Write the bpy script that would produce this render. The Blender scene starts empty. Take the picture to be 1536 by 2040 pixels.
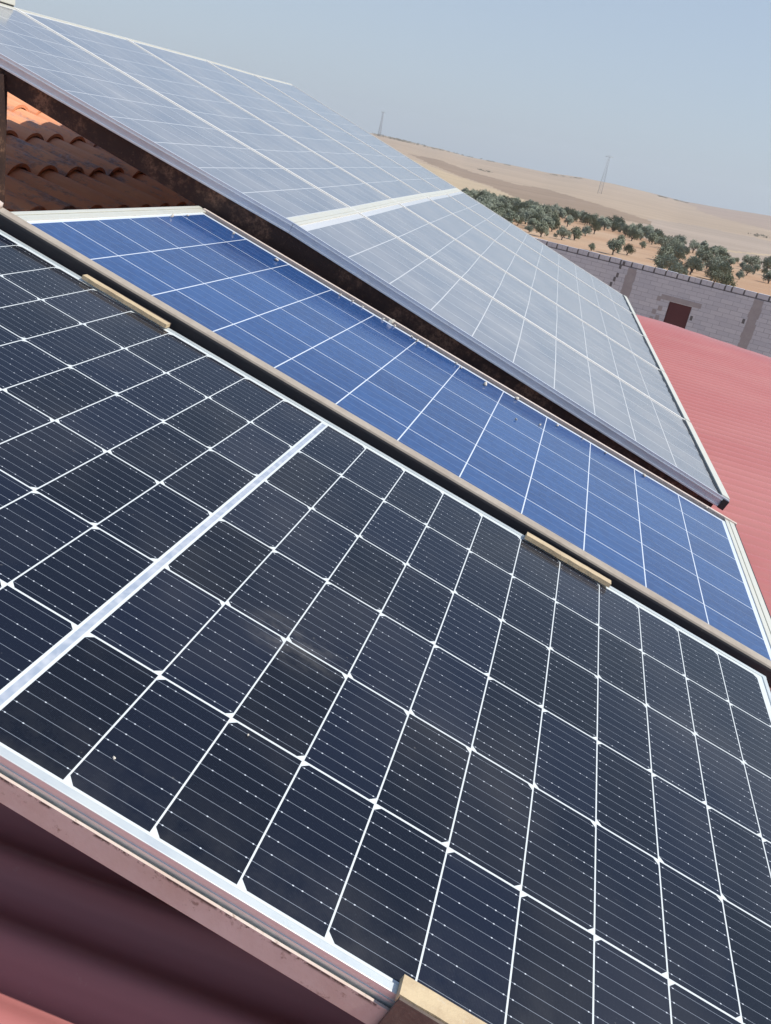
import bpy, bmesh, math, random
from mathutils import Vector, Matrix
random.seed(7)
S = bpy.context.scene
COL = S.collection
# ------------------------------------------------------------------ camera
F = 1737.07                      # focal length in pixels of the 1536 px wide photograph
H0 = 7.0                         # camera height above the fields
CAM = Vector((0, 0, H0))
W = Matrix(((0.9573, 0.25839, -0.12967), (0.21607, -0.34143, 0.91473), (0.19209, -0.90369, -0.38268)))
cam_d = bpy.data.cameras.new('camera'); cam = bpy.data.objects.new('camera', cam_d); COL.objects.link(cam)
cx, cy, cz = W.col[0], -W.col[1], -W.col[2]
cam.matrix_world = Matrix(((cx[0], cy[0], cz[0], 0), (cx[1], cy[1], cz[1], 0), (cx[2], cy[2], cz[2], H0), (0, 0, 0, 1)))
cam_d.sensor_fit = 'HORIZONTAL'; cam_d.sensor_width = 36; cam_d.lens = F / 1536 * 36
cam_d.clip_start = 0.02; cam_d.clip_end = 20000
S.camera = cam
# ------------------------------------------------------------------ light
SUN_EL, SUN_AZ = math.radians(48), math.radians(-4)      # azimuth counted from +X towards +Y
wd = bpy.data.worlds.new('World'); S.world = wd; wd.use_nodes = True
nt = wd.node_tree; nt.nodes.clear()
sky = nt.nodes.new('ShaderNodeTexSky'); sky.sky_type = 'NISHITA'; sky.sun_disc = False
sky.sun_elevation = SUN_EL; sky.sun_rotation = math.pi / 2 - SUN_AZ
sky.altitude = 300; sky.air_density = 1.0; sky.dust_density = 0.6; sky.ozone_density = 2.0
bg = nt.nodes.new('ShaderNodeBackground'); bg.inputs['Strength'].default_value = 0.125
wo = nt.nodes.new('ShaderNodeOutputWorld')
tc = nt.nodes.new('ShaderNodeTexCoord'); sx = nt.nodes.new('ShaderNodeSeparateXYZ'); nt.links.new(tc.outputs['Generated'], sx.inputs[0])
def wm(op, a, b):
    n = nt.nodes.new('ShaderNodeMath'); n.operation = op; n.use_clamp = True
    for i, q in ((0, a), (1, b)):
        if isinstance(q, (int, float)): n.inputs[i].default_value = q
        else: nt.links.new(q, n.inputs[i])
    return n.outputs[0]
veil = wm('MULTIPLY', wm('POWER', wm('SUBTRACT', 1.0, wm('MAXIMUM', sx.outputs[2], 0.0)), 1.55), 0.94)   # summer haze thickens towards the horizon
mxn = nt.nodes.new('ShaderNodeMix'); mxn.data_type = 'RGBA'; mxn.inputs[7].default_value = (2.75, 3.19, 3.78, 1)
nt.links.new(veil, mxn.inputs[0]); nt.links.new(sky.outputs[0], mxn.inputs[6]); nt.links.new(mxn.outputs[2], bg.inputs[0])
nt.links.new(bg.outputs[0], wo.inputs[0])
sd = bpy.data.lights.new('sun', 'SUN'); sd.energy = 3.6; sd.angle = math.radians(0.53); sd.color = (1, .95, .87)
sun = bpy.data.objects.new('sun', sd); COL.objects.link(sun)
sv = Vector((math.cos(SUN_EL) * math.cos(SUN_AZ), math.cos(SUN_EL) * math.sin(SUN_AZ), math.sin(SUN_EL)))
sun.rotation_euler = sv.to_track_quat('Z', 'Y').to_euler(); sun.location = (0, 0, 30)
S.view_settings.view_transform = 'Standard'; S.view_settings.look = 'None'
S.view_settings.exposure = 0.4; S.view_settings.gamma = 1
S.render.engine = 'CYCLES'

# ------------------------------------------------------------------ geometry helpers
def ray(x, y): return W @ Vector(((x - 768) / F, (y - 1020) / F, 1))
def at_plane(x, y, P0, n):
    r = ray(x, y); return CAM + r * ((P0 - CAM).dot(n) / r.dot(n))
def at_z(x, y, z): return at_plane(x, y, Vector((0, 0, z)), Vector((0, 0, 1)))
def pixel(P):
    c = W.transposed() @ (P - CAM)
    return (768 + F * c[0] / c[2], 1020 + F * c[1] / c[2]) if c[2] > 0.01 else (-1e5, -1e5)

def tag(o, label=None, cat=None, group=None, kind=None):
    if label: o['label'] = label
    if cat: o['category'] = cat
    if group: o['group'] = group
    if kind: o['kind'] = kind
    return o

class MB:
    """collects shapes and links them as ONE mesh object"""
    def __init__(s): s.bm = bmesh.new(); s.uv = None
    def face(s, pts, mi=0, uvs=None, smooth=False):
        vs = [s.bm.verts.new(p) for p in pts]
        f = s.bm.faces.new(vs); f.material_index = mi; f.smooth = smooth
        if uvs:
            if not s.uv: s.uv = s.bm.loops.layers.uv.new('UVMap')
            for l, u in zip(f.loops, uvs): l[s.uv].uv = u
        return f
    def box(s, a, b, mi=0, fn=None, bev=0):
        x0, y0, z0 = a; x1, y1, z1 = b
        c = [(x, y, z) for z in (z0, z1) for y in (y0, y1) for x in (x0, x1)]
        vs = [s.bm.verts.new(fn(Vector(p)) if fn else p) for p in c]
        fs = []
        for q in ((0, 2, 3, 1), (4, 5, 7, 6), (0, 1, 5, 4), (2, 6, 7, 3), (0, 4, 6, 2), (1, 3, 7, 5)):
            f = s.bm.faces.new([vs[i] for i in q]); f.material_index = mi; fs.append(f)
        if bev:
            es = list({e for f in fs for e in f.edges})
            bmesh.ops.bevel(s.bm, geom=es, offset=bev, segments=2, affect='EDGES', profile=.6)
        return fs
    def prism(s, prof, p0, p1, ax, ay, mi=0, smooth=False):
        """profile (list of 2-D points) swept from p0 to p1"""
        n = len(prof)
        A = [s.bm.verts.new(p0 + ax * q[0] + ay * q[1]) for q in prof]
        B = [s.bm.verts.new(p1 + ax * q[0] + ay * q[1]) for q in prof]
        for i in range(n):
            f = s.bm.faces.new([A[i], A[(i + 1) % n], B[(i + 1) % n], B[i]]); f.material_index = mi; f.smooth = smooth
        s.bm.faces.new(A[::-1]).material_index = mi; s.bm.faces.new(B).material_index = mi
    def tube(s, p0, p1, r0, r1=None, n=8, mi=0):
        p0, p1 = Vector(p0), Vector(p1); r1 = r0 if r1 is None else r1
        d = (p1 - p0).normalized(); a = d.orthogonal().normalized(); b = d.cross(a)
        A = [s.bm.verts.new(p0 + (a * math.cos(t) + b * math.sin(t)) * r0) for t in [2 * math.pi * i / n for i in range(n)]]
        B = [s.bm.verts.new(p1 + (a * math.cos(t) + b * math.sin(t)) * r1) for t in [2 * math.pi * i / n for i in range(n)]]
        for i in range(n):
            f = s.bm.faces.new([A[i], A[(i + 1) % n], B[(i + 1) % n], B[i]]); f.smooth = True; f.material_index = mi
        s.bm.faces.new(A[::-1]); s.bm.faces.new(B)
    def build(s, name, mats, parent=None, fix=True, loc=None):
        if fix: bmesh.ops.recalc_face_normals(s.bm, faces=s.bm.faces)
        if loc is not None: bmesh.ops.translate(s.bm, verts=s.bm.verts, vec=-Vector(loc))
        me = bpy.data.meshes.new(name); s.bm.to_mesh(me); s.bm.free()
        for m in (mats if isinstance(mats, (list, tuple)) else [mats]): me.materials.append(m)
        o = bpy.data.objects.new(name, me); COL.objects.link(o)
        if parent: o.parent = parent
        if loc is not None: o.location = loc
        return o
def empty(name, loc=(0, 0, 0), mat=None):
    o = bpy.data.objects.new(name, None); COL.objects.link(o); o.empty_display_size = .2
    if mat is not None: o.matrix_world = mat
    else: o.location = loc
    return o
def frame_matrix(T, u, v, n):
    u = Vector(u).normalized(); v = Vector(v); v = (v - u * v.dot(u)).normalized(); n = u.cross(v)
    T = Vector(T) + Vector((0, 0, H0))
    return Matrix(((u[0], v[0], n[0], T[0]), (u[1], v[1], n[1], T[1]), (u[2], v[2], n[2], T[2]), (0, 0, 0, 1)))

# ------------------------------------------------------------------ node helpers
class X:
    def __init__(s, t, sock): s.t = t; s.s = sock
    def _m(s, op, o=None, o2=None):
        n = s.t.nodes.new('ShaderNodeMath'); n.operation = op
        for i, q in enumerate((s, o, o2)):
            if q is None: continue
            if isinstance(q, X): s.t.links.new(q.s, n.inputs[i])
            else: n.inputs[i].default_value = q
        return X(s.t, n.outputs[0])
    def __add__(s, o): return s._m('ADD', o)
    __radd__ = __add__
    def __sub__(s, o): return s._m('SUBTRACT', o)
    def __rsub__(s, o): return s._m('MULTIPLY', -1)._m('ADD', o)
    def __mul__(s, o): return s._m('MULTIPLY', o)
    __rmul__ = __mul__
    def __truediv__(s, o): return s._m('DIVIDE', o)
    def fract(s): return s._m('FRACT')
    def floor(s): return s._m('FLOOR')
    def abs(s): return s._m('ABSOLUTE')
    def lt(s, o): return s._m('LESS_THAN', o)
    def gt(s, o): return s._m('GREATER_THAN', o)
    def mn(s, o): return s._m('MINIMUM', o)
    def mx(s, o): return s._m('MAXIMUM', o)
    def pow(s, o): return s._m('POWER', o)
    def clamp(s):
        r = s._m('ADD', 0.0); r.s.node.use_clamp = True; return r
class Mat:
    def __init__(s, name, **kw):
        s.m = bpy.data.materials.new(name); s.m.use_nodes = True; s.t = s.m.node_tree
        s.b = s.t.nodes['Principled BSDF']
        for k, v in kw.items(): s.b.inputs[k].default_value = v
    def coord(s, which='Object'):
        n = s.t.nodes.new('ShaderNodeTexCoord'); return n.outputs[which]
    def scaled(s, sock, sc, rot=(0, 0, 0)):
        n = s.t.nodes.new('ShaderNodeMapping'); n.inputs['Scale'].default_value = sc; n.inputs['Rotation'].default_value = rot
        s.t.links.new(sock, n.inputs[0]); return n.outputs[0]
    def noise(s, sock, scale, detail=3, rough=.55, sc=None):
        n = s.t.nodes.new('ShaderNodeTexNoise'); n.inputs['Scale'].default_value = scale
        n.inputs['Detail'].default_value = detail; n.inputs['Roughness'].default_value = rough
        if sc: sock = s.scaled(sock, sc)
        s.t.links.new(sock, n.inputs['Vector']); return X(s.t, n.outputs[0])
    def white(s, a, b):
        c = s.t.nodes.new('ShaderNodeCombineXYZ'); s.t.links.new(a.s, c.inputs[0]); s.t.links.new(b.s, c.inputs[1])
        n = s.t.nodes.new('ShaderNodeTexWhiteNoise'); n.noise_dimensions = '3D'; s.t.links.new(c.outputs[0], n.inputs['Vector'])
        return X(s.t, n.outputs['Value'])
    def xyz(s, sock):
        n = s.t.nodes.new('ShaderNodeSeparateXYZ'); s.t.links.new(sock, n.inputs[0]); return [X(s.t, o) for o in n.outputs]
    def ramp(s, x, stops):
        n = s.t.nodes.new('ShaderNodeValToRGB'); r = n.color_ramp
        while len(r.elements) < len(stops): r.elements.new(.5)
        for e, (p, c) in zip(r.elements, stops): e.position = p; e.color = (*c, 1)
        s.t.links.new(x.s, n.inputs[0]); return n.outputs[0]
    def step(s, x, lo, hi):
        n = s.t.nodes.new('ShaderNodeMapRange'); n.inputs[1].default_value = lo; n.inputs[2].default_value = hi
        s.t.links.new(x.s, n.inputs[0]); return X(s.t, n.outputs[0])
    def mix(s, f, a, b):
        n = s.t.nodes.new('ShaderNodeMix'); n.data_type = 'RGBA'
        for i, q in ((0, f), (6, a), (7, b)):
            if isinstance(q, X): s.t.links.new(q.s, n.inputs[i])
            elif isinstance(q, bpy.types.NodeSocket): s.t.links.new(q, n.inputs[i])
            elif isinstance(q, tuple): n.inputs[i].default_value = (*q, 1)
            else: n.inputs[i].default_value = q
        return n.outputs[2]
    def set(s, name, v):
        if isinstance(v, X): v = v.s
        s.t.links.new(v, s.b.inputs[name])
    def bump(s, x, strength=.3, dist=.01):
        n = s.t.nodes.new('ShaderNodeBump'); n.inputs['Strength'].default_value = strength; n.inputs['Distance'].default_value = dist
        s.t.links.new(x.s, n.inputs['Height']); s.t.links.new(n.outputs[0], s.b.inputs['Normal'])
    def normal_z(s):
        n = s.t.nodes.new('ShaderNodeNewGeometry'); return s.xyz(n.outputs['Normal'])[2]

# ------------------------------------------------------------------ materials
WHITE = (.62, .66, .66)
def mat_mono():
    m = Mat('mono_cells', Roughness=.12); m.b.inputs['IOR'].default_value = 1.40; m.b.inputs['Specular IOR Level'].default_value = .42
    uv = m.coord('UV'); U, V, _ = m.xyz(uv)
    a = (U + .007).abs() - .007
    cu, cv = a / .093, V.mx(.0001).mn(1.1029) / .18385
    fu, fv = cu.fract(), cv.fract()
    du = (fu.mn(1 - fu)) * .093; dv = (fv.mn(1 - fv)) * .18385
    par = (cv.floor() * .5).fract() * 2                      # 0 / 1 on alternate rows
    side = (fu * (1 - par) + (1 - fu) * par) * .093
    lo, hi = V.lt(.05), V.gt(1.05)
    dvc = dv * (1 - lo) * (1 - hi) + lo * (V + .005) + hi * (1.1077 - V)
    white = du.lt(.0010).mx(dv.lt(.0014) * V.gt(.02) * V.lt(1.08)).mx((side + dvc).lt(.0098))
    outside = V.lt(-.005).mx(V.gt(1.1075)).mx(U.gt(1.0232)).mx(a.lt(0)).mx(U.lt(-1.0372))
    white = white.mx(outside)
    bp = (cv * 10).fract() - .5
    db = bp.abs() * .018385
    bus = db.lt(.00023) * (1 - outside)
    pp = ((fu * 9).fract() - .5).abs() * .01033
    pad = db.lt(.00065) * pp.lt(.0009) * (1 - outside) * (m.white((cu * 9).floor(), (cv * 10).floor()).gt(.80).mx((fu - .5).abs().gt(.36) * m.white((cu * 9).floor(), (cv * 10).floor() + 77).gt(.25)))
    fing = ((fu * 62).fract() - .5).abs().lt(.13) * .5
    rib = (U + .007).abs().lt(.0042) * (V.gt(0.0)) * V.lt(1.103)
    cell = m.white(cu.floor() + 31 * U.gt(0), cv.floor())
    c = m.mix(cell, (.0035, .0052, .0105), (.0062, .0098, .023))
    n1 = m.noise(uv, 2.2, 4, .6); n2 = m.noise(uv, 420, 2, .7)
    c = m.mix(m.step(n2, .58, .82) * .16, c, (.10, .12, .14))
    c = m.mix(fing * .14, c, (.09, .105, .15))
    c = m.mix(bus * .62, c, (.42, .47, .54)); c = m.mix(pad * .75, c, (.75, .8, .86))
    c = m.mix(white, c, WHITE); c = m.mix(rib, c, m.mix(m.step(m.noise(uv, 60, 2), .35, .7), (.30, .35, .43), (.46, .49, .54)))
    dust = m.step(n1, .45, .78) * .09 + .006 + m.step(V, .10, -.01) * m.step(m.noise(uv, 14, 4, .7), .4, .8) * .08
    spots = m.step(m.noise(uv, 95, 2, .6), .74, .78) * .22
    scr = m.noise(uv, 30, 4, .75, (1, 5, 1)); scm = m.step(m.noise(uv, 5, 1), .58, .7)
    sm = ((U - .20).pow(2) * 6 + (V - .37).pow(2) * 14) * 22
    sm = (1 - sm).clamp() * m.step(m.noise(uv, 16, 5, .75, (1, 2.2, 1)), .40, .68) * .17
    c = m.mix((sm + dust + spots * (1 - white) + m.step(scr, .64, .78) * scm * .4).clamp(), c, (.36, .34, .31))
    m.set('Base Color', c)
    m.set('Roughness', m.step(n1, .3, .8) * .10 + .07)
    return m.m
def mat_poly(name, base, base2, dustc, dust_amt, rough, line=.0011, white=(.55, .60, .66), busn=4, streak=.35):
    m = Mat(name, Roughness=rough); m.b.inputs['IOR'].default_value = 1.5
    uv = m.coord('UV'); U, V, K = m.xyz(uv)
    obj = m.coord('Object')
    cu, cv = U / .158, V / .158
    fu, fv = cu.fract(), cv.fract()
    du = (fu.mn(1 - fu)) * .158; dv = (fv.mn(1 - fv)) * .158
    umax = 12 * .158 if 'blue' in name else 10 * .158
    outside = V.lt(-.001).mx(V.gt(.949)).mx(U.gt(umax + .001)).mx(U.lt(-.001))
    w = du.lt(line).mx(dv.lt(line)).mx(outside)
    bp = ((cv * busn).fract() - .5).abs() * .158 / busn
    bus = bp.lt(.0008) * (1 - outside)
    cell = m.white(cu.floor(), cv.floor())
    vo = m.t.nodes.new('ShaderNodeTexVoronoi'); vo.inputs['Scale'].default_value = 75; m.t.links.new(uv, vo.inputs[0])
    grain = m.xyz(vo.outputs['Color'])[0]
    st = m.noise(uv, 55, 3, .6, (.03, 1, 1)); st2 = m.noise(uv, 9 if 'blue' in name else 3.5, 3, .5, (.08, 1, 1))
    c = m.mix((cell * .6 + grain * (.45 if 'blue' in name else .2) + st * streak - .05).clamp(), base, base2)
    c = m.mix(bus * (.24 if 'blue' in name else .12), c, (.35, .42, .52))
    c = m.mix(w, c, white)
    n1 = m.noise(uv, 3, 5, .6)
    d = (m.step(n1, .35, .8) * dust_amt * .7 + m.step(st2, .35, .8) * dust_amt * (.45 if 'blue' in name else .22) + dust_amt * .55).clamp()
    c = m.mix(d, c, dustc)
    drop = m.step(m.noise(uv, 38, 3, .7, (.5, 1, 1)), .69, .74)
    edge = (m.step(V, .80, .96).mx(m.step(U, .12, .0)) * .55) if 'blue' in name else (m.step(V, .80, .96) * .12 + m.step(V, .16, 0.0) * .35)
    c = m.mix((drop * edge).clamp(), c, (.6, .6, .55))
    m.set('Base Color', c)
    m.set('Roughness', m.step(st2 if 'blue' in name else n1, .3, .8) * .10 + rough)
    return m.m
def mat_metal(name, col, rough=.35, metal=.85, grime=(.25, .22, .18), amt=.25, scale=12):
    m = Mat(name, Roughness=rough, Metallic=metal)
    o = m.coord('Object'); n = m.noise(o, scale, 5, .65); n2 = m.noise(o, 140, 3, .7)
    c = m.mix(m.step(n, .45, .8) * amt, col, grime)
    c = m.mix(m.step(n2, .62, .8) * amt, c, tuple(q * .5 for q in grime))
    m.set('Base Color', c); m.set('Roughness', m.step(n, .3, .8) * .25 + rough)
    return m.m
def mat_rust(name, a, b, cc, rough=.75, scale=18, top=None):
    m = Mat(name, Roughness=rough)
    o = m.coord('Object'); n = m.noise(o, scale, 6, .7); n2 = m.noise(o, scale * 9, 4, .75)
    c = m.mix(m.step(n, .42, .66), a, b); c = m.mix(m.step(n2, .6, .74) * .7, c, cc)
    if 'dark_rusty' in name: c = m.mix(m.step(m.noise(o, 9, 6, .75), .50, .62) * m.step(m.noise(o, 90, 3, .7), .4, .6) * .65, c, (.26, .15, .095))
    if top: c = m.mix(m.step(m.normal_z(), .35, .9) * (m.step(n2, .15, .5) * .25 + .75), c, m.mix(m.step(n, .35, .65), top[0], top[1]))
    m.set('Base Color', c); m.bump(n2, .35, .002)
    return m.m
M_mono = mat_mono()
M_blue = mat_poly('blue_poly_cells', (.006, .035, .138), (.016, .070, .225), (.26, .31, .36), .055, .08, line=.0014, white=(.66, .72, .80), busn=4)
M_grey = mat_poly('dusty_poly_cells', (.035, .065, .125), (.050, .088, .155), (.50, .48, .45), .46, .10, line=.0017, white=(.66, .68, .70), busn=3, streak=.12)
M_alu = mat_metal('silver_aluminium', (.72, .76, .74), .36, .6, (.45, .43, .38), .2)
M_cream = mat_metal('cream_anodised_aluminium', (.66, .66, .58), .42, .35, (.40, .36, .28), .35)
M_lip = mat_metal('pale_anodised_lip', (.74, .73, .69), .5, .15, (.55, .50, .42), .25)
M_greyalu = mat_metal('dull_grey_aluminium', (.60, .65, .72), .42, .45, (.40, .38, .36), .3)
M_black = Mat('black_shade_and_trim', Roughness=.45); M_black.b.inputs['Base Color'].default_value = (.012, .014, .018, 1); M_black = M_black.m  # near-black for painted shade strips and the blue panel's dark end trim
M_rust = mat_rust('dark_rusty_steel', (.028, .014, .012), (.060, .030, .020), (.16, .09, .055), scale=9)
M_rail = mat_rust('steel_with_shaded_side_and_lit_dusty_top', (.018, .019, .024), (.026, .024, .026), (.07, .055, .045), scale=10, top=((.30, .25, .20), (.40, .35, .29)))  # dark sides and lighter dusty top paint in shade and sunlight by face direction
M_iron = mat_rust('old_beige_painted_steel', (.62, .53, .47), (.55, .45, .385), (.22, .14, .10), scale=7)
def mat_chipped():
    m = Mat('chipped_beige_paint_on_steel', Roughness=.7); o = m.coord('Object'); z = m.xyz(o)[2]
    n = m.noise(o, 7, 6, .7); n2 = m.noise(o, 63, 4, .75); n3 = m.noise(o, 26, 5, .8)
    c = m.mix(m.step(n, .42, .66), (.62, .53, .47), (.54, .43, .36)); c = m.mix(m.step(n2, .6, .72) * .8, c, (.25, .16, .11))
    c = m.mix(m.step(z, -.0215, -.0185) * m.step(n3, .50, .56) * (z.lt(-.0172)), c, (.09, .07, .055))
    c = m.mix(m.step(n3, .68, .72) * .6, c, (.16, .10, .07)); m.set('Base Color', c); m.bump(n2, .35, .001); return m.m
M_chip = mat_chipped()
M_clamp = mat_rust('bare_tan_steel', (.56, .44, .27), (.44, .33, .20), (.50, .49, .42), rough=.5, scale=22)
M_clampside = mat_rust('brown_oxidised_steel', (.10, .075, .06), (.15, .11, .085), (.25, .20, .16), scale=20)
def mat_roof():
    m = Mat('faded_red_painted_sheet', Roughness=.42); m.b.inputs['Specular IOR Level'].default_value = .3
    o = m.coord('Object'); n = m.noise(o, .9, 5, .6); n2 = m.noise(o, 60, 4, .7); n3 = m.noise(o, 2.4, 4, .6, (.18, 1, 1))
    c = m.mix(m.step(n, .3, .75), (.44, .148, .142), (.50, .195, .185))
    c = m.mix(m.step(n3, .45, .8) * .35, c, (.60, .30, .27))
    c = m.mix(m.step(n2, .66, .8) * .35, c, (.62, .45, .38))
    c = m.mix(m.step(m.noise(o, 9, 4, .7), .70, .76) * .6, c, (.22, .10, .09))
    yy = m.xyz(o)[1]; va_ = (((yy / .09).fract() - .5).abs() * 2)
    c = m.mix(m.step(1 - va_, .55, 1.0) * (m.step(n3, .3, .7) * .25 + .10), c, (.24, .09, .08))  # dark lines along the corrugation, painted in place of rib shading
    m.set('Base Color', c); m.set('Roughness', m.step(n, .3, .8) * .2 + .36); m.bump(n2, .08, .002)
    return m.m
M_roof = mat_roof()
def mat_tile():
    m = Mat('orange_clay_tile', Roughness=.85)
    o = m.coord('Object'); n = m.noise(o, 3.0, 5, .65); n2 = m.noise(o, 45, 4, .7)
    c = m.mix(m.step(n, .3, .7), (.82, .38, .20), (.68, .28, .145))
    c = m.mix(m.step(n2, .5, .85) * .35, c, (.70, .36, .20))
    gx = m.xyz(o)[0]
    old = m.step(m.noise(o, 7, 5, .75, (.6, 1, 1)), .50, .62) * m.step(gx, -2.95, -2.7)
    c = m.mix(old * .75, c, m.mix(m.step(n2, .4, .7), (.15, .12, .12), (.42, .40, .42)))
    m.set('Base Color', c); m.bump(n2, .25, .004)
    return m.m
M_tile = mat_tile()
M_mortar = mat_rust('grey_lime_mortar', (.45, .38, .33), (.38, .32, .28), (.3, .25, .22), scale=8)

# ------------------------------------------------------------------ ground and hills
SKY = [(600, 262), (739, 265), (795, 276.7), (845, 290), (878.7, 296.7), (928.7, 311.7), (1024, 330), (1090.7, 344), (1157, 353.3), (1224, 366.7), (1307, 386.7), (1357, 400), (1440, 415), (1536, 430), (1700, 468)]
def interp(tab, x):
    if x <= tab[0][0]: return tab[0][1]
    for (a, b), (c, d) in zip(tab, tab[1:]):
        if x <= c: return b + (d - b) * (x - a) / (c - a)
    return tab[-1][1]
SKYA = []
for x, y in SKY:
    r = ray(x, y); SKYA.append((math.atan2(r[0], r[1]), math.atan2(r[2], math.hypot(r[0], r[1]))))
SKYA = [(-3.2, .012), (SKYA[0][0] - .3, .010)] + SKYA + [(SKYA[-1][0] + .3, .012), (3.2, .010)]
RF, RS = 172.0, 1500.0
def ground_z(x, y):
    r = math.hypot(x, y); az = math.atan2(x, y)
    wob = .25 * math.sin(x * .02) * math.sin(y * .017 + 1)
    if r < RF: return wob
    e0 = math.atan2(-H0, RF); e1 = interp(SKYA, az)
    t = min(1, math.log(r / RF) / math.log(RS / RF))
    e = e0 + (e1 - e0) * (t ** .9)
    z = H0 + min(r, RS) * math.tan(e)
    if r > RS: z -= (r - RS) * .03
    return z + wob * max(0, 1 - (r - RF) / 100)
def inpoly(x, y, P):
    c = False
    for i in range(len(P)):
        x1, y1 = P[i]; x2, y2 = P[i - 1]
        if (y1 > y) != (y2 > y) and x < (x2 - x1) * (y - y1) / (y2 - y1) + x1: c = not c
    return c
BROWN = [(812, 306), (879, 320), (945, 345), (1024, 367), (1091, 378), (1157, 398), (1224, 418), (1290, 440), (1290, 446), (1190, 430), (1100, 411), (1024, 391), (970, 368), (912, 350), (850, 325)]
LINE2 = [(1100, 348), (1224, 370), (1307, 391), (1360, 404), (1440, 436), (1536, 462), (1600, 480), (1600, 400), (1100, 300)]
GREYF = [(1290, 436), (1400, 452), (1536, 480), (1600, 492), (1600, 560), (1250, 470)]
PALE = [(700, 262), (820, 318), (912, 352), (970, 370), (1024, 392), (1100, 412), (1190, 431), (1100, 440), (900, 430), (700, 330)]
GROVE = [(880, 360), (937, 376), (1024, 392), (1100, 407), (1190, 427), (1300, 462), (1400, 485), (1457, 500), (1536, 522), (1650, 545)]
def field_kind(x, y, z):
    px_, py_ = pixel(Vector((x, y, z)))
    px_ += 5 * math.sin(y * .011 + x * .02); py_ += 1.2 * math.sin(x * .03 + y * .013)
    if px_ < 500 or px_ > 1750: return 0 if math.hypot(x, y) > RF else 4
    if py_ > interp(GROVE, px_) + 17: return 4
    if inpoly(px_, py_, BROWN): return 1
    if px_ > 1440 and abs(py_ - (498 + (px_ - 1440) * .105)) < 1.5: return 5
    if inpoly(px_, py_, GREYF): return 3
    if inpoly(px_, py_, LINE2) and px_ > 1290: return 2
    if inpoly(px_, py_, PALE): return 5
    return 0
def mat_field(name, c1, c2, sc=.02):
    m = Mat(name, Roughness=.95); o = m.coord('Object')
    n = m.noise(o, sc, 6, .65, (1, 1, 3)); n2 = m.noise(o, sc * 4, 3, .6, (.25, 1, 1)); n3 = m.noise(o, .6, 4, .7)
    c = m.mix(m.step(n, .32, .68), c1, c2)
    c = m.mix(m.step(n2, .42, .7) * .6, c, tuple(q * .80 for q in c1))
    c = m.mix(m.step(n3, .5, .8) * .3, c, tuple(q * .8 for q in c2))
    m.set('Base Color', c); return m.m
M_fields = [mat_field('dry_stubble', (.39, .29, .20), (.44, .335, .235), .006), mat_field('ploughed_soil', (.265, .185, .120), (.31, .22, .15), .008),
            mat_field('far_brown_slope', (.34, .25, .19), (.39, .29, .22), .006), mat_field('grey_fallow', (.36, .28, .215), (.42, .33, .255), .008),
            mat_field('orange_grove_soil', (.42, .235, .125), (.50, .37, .25), .03), mat_field('pale_stubble', (.45, .345, .215), (.49, .38, .25), .01)]
def make_ground():
    bm = bmesh.new()
    azs = [math.radians(a) for a in range(-180, -24, 6)] + [math.radians(-24 + .25 * i) for i in range(0, 240)] + [math.radians(a) for a in range(36, 181, 6)]
    rs = [0.5, 12, 30, 45] + [60 + 7 * i for i in range(16)] + [RF * (RS / RF) ** (i / 74.0) for i in range(1, 75)] + [1600, 2000, 2500]
    rings = []
    for r in rs:
        rings.append([bm.verts.new((r * math.sin(a), r * math.cos(a), ground_z(r * math.sin(a), r * math.cos(a)))) for a in azs[:-1]])
    n = len(azs) - 1
    for i in range(len(rs) - 1):
        for j in range(n):
            q = [rings[i][j], rings[i][(j + 1) % n], rings[i + 1][(j + 1) % n], rings[i + 1][j]]
            f = bm.faces.new(q); c = f.calc_center_median(); f.material_index = field_kind(*c); f.smooth = True
    bm.faces.new(rings[0][::-1]).material_index = 4
    bmesh.ops.recalc_face_normals(bm, faces=bm.faces)
    me = bpy.data.meshes.new('ground'); bm.to_mesh(me); bm.free()
    for m in M_fields: me.materials.append(m)
    o = bpy.data.objects.new('ground', me); COL.objects.link(o); tag(o, kind='structure')
make_ground()

def on_ground(x, y):
    r = ray(x, y); h = math.hypot(r[0], r[1]); lo, hi = 20.0, RS
    for _ in range(50):
        mid = (lo + hi) / 2; P = CAM + r * (mid / h)
        if P[2] > ground_z(P[0], P[1]): lo = mid
        else: hi = mid
    return CAM + r * (lo / h)
# dry scrub along the ridge and two hedge remnants in the fields
M_scrub = mat_field('dark_scrub', (.15, .14, .10), (.20, .18, .13), .2)
sb = MB(); rs_ = random.Random(9)
for (x0, y0, x1, y1, n, hgt) in ((742, 266, 850, 291.5, 60, 2.6), (850, 291.5, 1015, 329, 30, 1.6), (952, 336.5, 976, 342, 5, 1.2), (1504, 469, 1524, 471, 4, 1.2), (1300, 386.5, 1370, 403.5, 22, 1.5), (1095, 346, 1160, 355, 14, 1.3)):
    for i in range(n):
        t = rs_.random(); P = on_ground(x0 + (x1 - x0) * t, y0 + (y1 - y0) * t + 1.2 + rs_.random() * 1.0)
        if math.hypot(P.x, P.y) > 1495: P *= .995; P.z = ground_z(P.x, P.y)
        for _ in range(14):
            c_ = P + Vector((rs_.gauss(0, 1.3), rs_.gauss(0, 1.3), rs_.random() * hgt)); a_ = Vector((rs_.gauss(0, 1), rs_.gauss(0, 1), rs_.gauss(0, 1))).normalized() * .5; e_ = a_.orthogonal() * .7
            sb.face([c_ - a_, c_ + e_, c_ + a_, c_ - e_])
tag(sb.build('scrub', M_scrub, fix=False), kind='stuff')
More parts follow.
